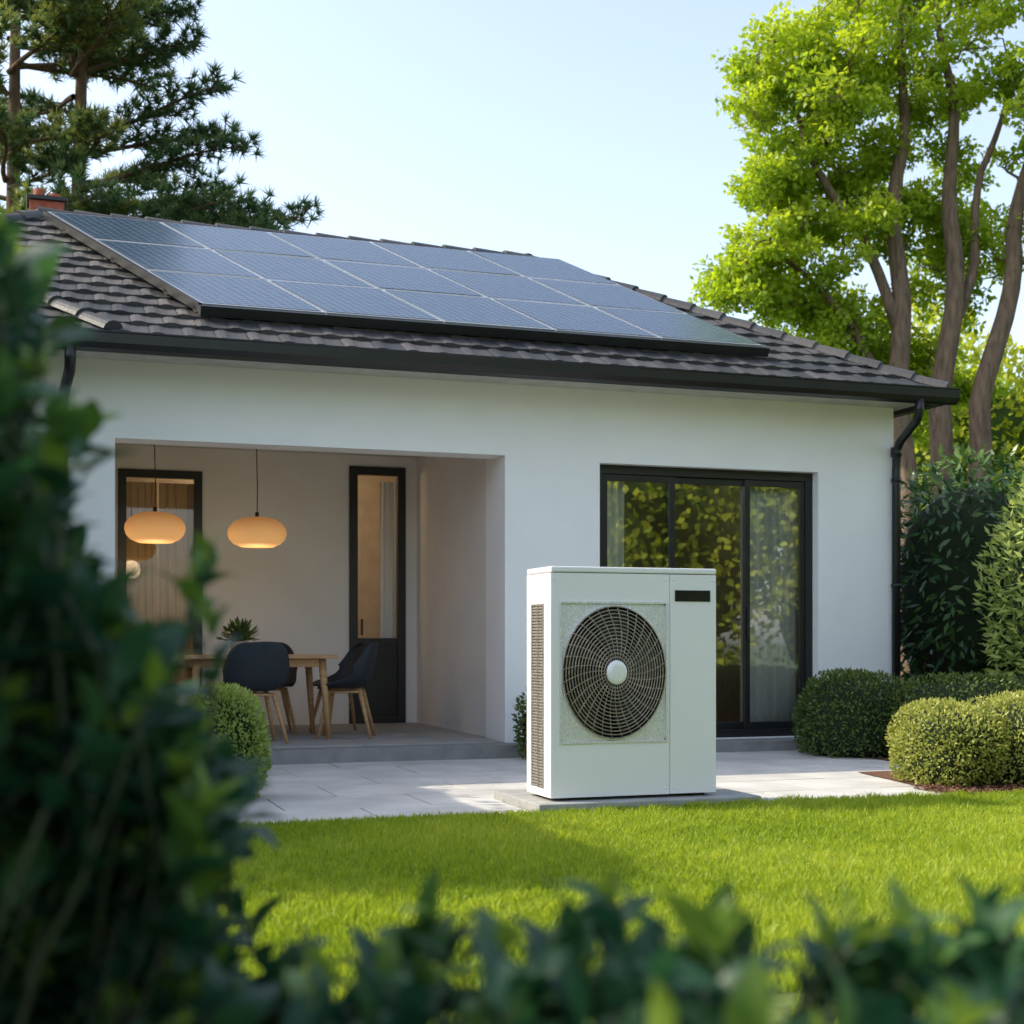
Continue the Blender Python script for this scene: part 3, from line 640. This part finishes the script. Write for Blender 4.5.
def pine(name,trunks,branches,nrand):
    mb=MB()
    for path in trunks:
        mb.tube([p_ for p_,_ in path],[r_ for _,r_ in path],10)
    PP=[];DD=[];RR=[]
    brs=[b_+(0,) for b_ in branches]
    for _ in range(nrand):
        z=5.6+rng.random()*7.2; az=rng.random()*2*math.pi; brs.append((z,az,(1.2+1.2*rng.random())*(1-.35*max(0,(z-10)/4)),.15+.35*rng.random(),int(rng.integers(0,len(trunks))),1))
    for z,az,Lb,rise,ti_,kind in brs:
        path=trunks[ti_%len(trunks)]; zs=[p_[2] for p_,_ in path]
        s=np.array([np.interp(z,zs,[p_[0] for p_,_ in path]),np.interp(z,zs,[p_[1] for p_,_ in path]),z])
        dr=np.array([math.cos(az),math.sin(az),0]); sd=np.array([-dr[1],dr[0],0])
        bp=[s+dr*Lb*t+np.array([0,0,1])*rise*Lb*(t-.45*t*t)+sd*.12*math.sin(t*5+az)*Lb*.5 for t in np.linspace(0,1,9)]
        mb.tube(bp,list(np.linspace(.018+.012*Lb,.007,9)),6,caps=False)
        bright=rng.random()*.45 if kind else 0
        for q in np.arange(.25,1.02,.09):
            for sg in (-1,1):
                f_=min(q,1)*8; i=int(min(f_,7)); st=bp[i]*(1-(f_-i))+bp[min(i+1,8)]*(f_-i)
                lb=Lb*(.34*(1.15-q)+.08)*(.7+.6*rng.random())
                dd=nrm(dr*.75+sd*sg*(.9*rng.random()+.25)+np.array([0,0,.15+.3*rng.random()]))
                e=st+dd*lb; mb.tube([st,(st+e)/2+np.array([0,0,-.02]),e],[.010,.007,.004],4,caps=False)
                for tt in np.linspace(.25,1,max(3,int(lb/.10))):
                    k=20; c=st+(e-st)*tt+rng.normal(size=3)*.04; d=nrm(rng.normal(size=(k,3))*.75+dd*.7+np.array([0,0,.35]))
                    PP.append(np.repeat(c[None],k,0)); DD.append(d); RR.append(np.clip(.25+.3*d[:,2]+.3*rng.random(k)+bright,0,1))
    P=np.concatenate(PP);D=np.concatenate(DD);r=np.concatenate(RR);k=len(P)
    t=mb.build(name,['barkp']); L=.12+.08*rng.random(k)
    leaves('needles',P,D,rng.normal(size=(k,3)),L,np.full(k,.026),'l_pine',r,t,TRI); return t
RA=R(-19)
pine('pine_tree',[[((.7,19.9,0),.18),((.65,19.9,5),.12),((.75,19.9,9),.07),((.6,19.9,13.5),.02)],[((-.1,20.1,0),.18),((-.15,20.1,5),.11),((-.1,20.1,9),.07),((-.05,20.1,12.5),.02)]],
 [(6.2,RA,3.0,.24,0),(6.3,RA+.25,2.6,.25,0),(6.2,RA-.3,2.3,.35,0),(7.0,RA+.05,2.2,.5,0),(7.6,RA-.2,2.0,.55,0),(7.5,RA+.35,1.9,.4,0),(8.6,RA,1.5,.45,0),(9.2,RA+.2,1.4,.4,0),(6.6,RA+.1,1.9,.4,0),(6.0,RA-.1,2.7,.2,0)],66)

bush('background_trees',[((16.3,22.3,3.4),(3.3,2.0,3.6),1.2),((21,19.5,4),(4,3,4.5),.8),((13.5,25,2.2),(3,2,2.9),.6)],'l_bg',.17,30000,p=2,fill=.4,amp=.12,freq=1.6,wr=.65,rb=.2,core='corelt')
bush('garden_trees',[((9,-10,4),(4,2.5,5),1),((15,-8.5,4.2),(3.6,2.6,4.6),1),((21,-8,4.6),(4,3,5.5),1),((27,-5,4.5),(3.5,3,5),1)],'l_bg',.22,36000,p=2,fill=.3,amp=.14,freq=1.3,wr=.7,rb=.3,core='corelt')
bush('distant_trees',[((-14,34,3),(9,3,4.5),1),((4,40,3),(10,3,4.2),1),((24,38,3.4),(10,4,5),1),((38,22,3.5),(5,10,5.5),1),((-18,16,3),(3,10,4.5),1)],'l_bg',.5,13000,p=2.2,fill=.3,amp=.12,freq=.8,wr=.65,rb=-.1)

# ------------------------------------------------------------------ foreground shrubs
def sprigs(name,loc,rot,tips,hid=0):
    root=empty(name,loc,rot); mb=MB(); PP=[];DD=[];NN=[];LL=[];RR=[]
    for (x,y,z,ln,sc,new) in tips:
        lean=np.array([random.gauss(.15,.32),random.gauss(-.1,.25),1.]); ax=nrm(lean*np.array([1,1,.8])); tip=np.array([x,y,z])
        b0=tip-ax*ln; n=int(ln/.019); ph=random.random()*6
        bend=np.array([random.gauss(0,.03),random.gauss(0,.03),0])
        root_=b0-np.array([ax[0]*.1+.06,random.gauss(0,.03),.22])
        mb.tube([root_,root_*.4+b0*.6+bend*.5,b0,tip],[.006,.004,.0032,.0018],5,caps=False)
        e1=nrm(np.cross(ax,[0,1.,.1])); e2=np.cross(ax,e1)
        for i in range(n):
            t=(i+.5)/n; a=ph+i*2.4; rd=e1*math.cos(a)+e2*math.sin(a)
            op=1.05-.75*t**1.6+random.gauss(0,.12)
            d=ax*math.cos(op)+rd*math.sin(op)+np.array([0,0,-.08])
            PP.append(b0+ax*ln*t+bend*math.sin(t*math.pi)); DD.append(d); NN.append(ax*math.sin(op)-rd*math.cos(op)+rng.normal(size=3)*.12)
            LL.append(sc*(.8+.4*random.random())*(1-.35*max(0,t-.7)/.3)*(.75+.25*min(1,t*3)))
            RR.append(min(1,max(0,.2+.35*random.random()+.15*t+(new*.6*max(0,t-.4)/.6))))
    for _ in range(10):
        q=tips[random.randrange(len(tips))]
        mb.tube([(q[0]*.8+random.gauss(0,.05)-.05,q[1]*.7+.1,0),(q[0]*.95-.05,q[1]*.9+.1,q[2]*.4),(q[0],q[1],q[2]-.25)],[.012,.009,.006],6)
    mb.build('stems',['stem'],root)
    L=np.array(LL)
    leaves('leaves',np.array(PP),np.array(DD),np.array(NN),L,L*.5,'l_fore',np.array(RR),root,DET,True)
tips=[]
zz=[.35,.6,.85,1.0,1.12,1.32,1.45,1.60]; mxv=[-.37,-.38,-.40,-.50,-.57,-.625,-.67,-.70]
for _ in range(350):
    z=random.uniform(.36,1.60)
    if z>1.0 and random.random()<.3: z=random.uniform(.36,1.0)
    y=random.uniform(-.35,.45); m_=np.interp(z,zz,mxv); dsc=(1.9+y)/1.9
    x=(m_-abs(random.gauss(0,.17)))*dsc
    tips.append((x,y,1+(z-1)*dsc,random.uniform(.15,.24),random.uniform(.075,.11),1 if random.random()<.45 else 0))
for (x,z) in ((-.40,1.13),(-.42,1.07),(-.57,1.30),(-.46,.97),(-.39,.80)):
    tips.append((x,random.uniform(-.1,.1),z,.16,.075,1))
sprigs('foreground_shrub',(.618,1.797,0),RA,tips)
tips=[]
for _ in range(190):
    x=random.uniform(-.36,.95); y=random.uniform(-.28,.33); top=.685 if x>-.02 else np.interp(x,[-.36,-.02],[.60,.68])
    z=top-abs(random.gauss(0,.055))+y*.06
    tips.append((x,y,z,random.uniform(.09,.15),random.uniform(.07,.10),1 if random.random()<.4 else 0))
sprigs('foreground_hedge',(.44,1.28,0),RA,tips)

# ------------------------------------------------------------------ light, sky, camera
EL=39; tow=np.array([-1,.42,0]); tow/=np.linalg.norm(tow)
az=math.atan2(tow[0],tow[1])
wd_=bpy.data.worlds.new('World'); scene.world=wd_; wd_.use_nodes=True; nt=wd_.node_tree
sk=nt.nodes.new('ShaderNodeTexSky'); sk.sky_type='NISHITA'; sk.sun_disc=False; sk.sun_elevation=R(EL); sk.sun_rotation=az
sk.air_density=1.0; sk.dust_density=2.0; sk.ozone_density=1.0
hs=nt.nodes.new('ShaderNodeHueSaturation'); hs.inputs['Saturation'].default_value=.74; hs.inputs['Value'].default_value=2.3
nt.links.new(sk.outputs[0],hs.inputs['Color'])
bg=nt.nodes['Background']; bg.inputs['Strength'].default_value=.15; nt.links.new(hs.outputs[0],bg.inputs['Color'])
sl=bpy.data.lights.new('sun','SUN'); sl.energy=5; sl.angle=R(.5); sl.color=(1,.90,.70)
so=bpy.data.objects.new('sun',sl); scene.collection.objects.link(so)
from mathutils import Vector
tv=Vector((tow[0]*math.cos(R(EL)),tow[1]*math.cos(R(EL)),math.sin(R(EL))))
so.rotation_euler=tv.to_track_quat('Z','Y').to_euler(); so.location=(-10,10,15)
cd=bpy.data.cameras.new('camera'); co=bpy.data.objects.new('camera',cd); scene.collection.objects.link(co)
co.location=(0,0,1.0); co.rotation_euler=(R(90),0,-R(18.97)); cd.lens=50; cd.sensor_width=36; cd.shift_y=.125
cd.clip_end=1000; cd.clip_start=.05; cd.dof.use_dof=True; cd.dof.focus_distance=9.8; cd.dof.aperture_fstop=2.6
scene.camera=co
scene.view_settings.view_transform='Standard'; scene.view_settings.look='None'; scene.view_settings.exposure=0
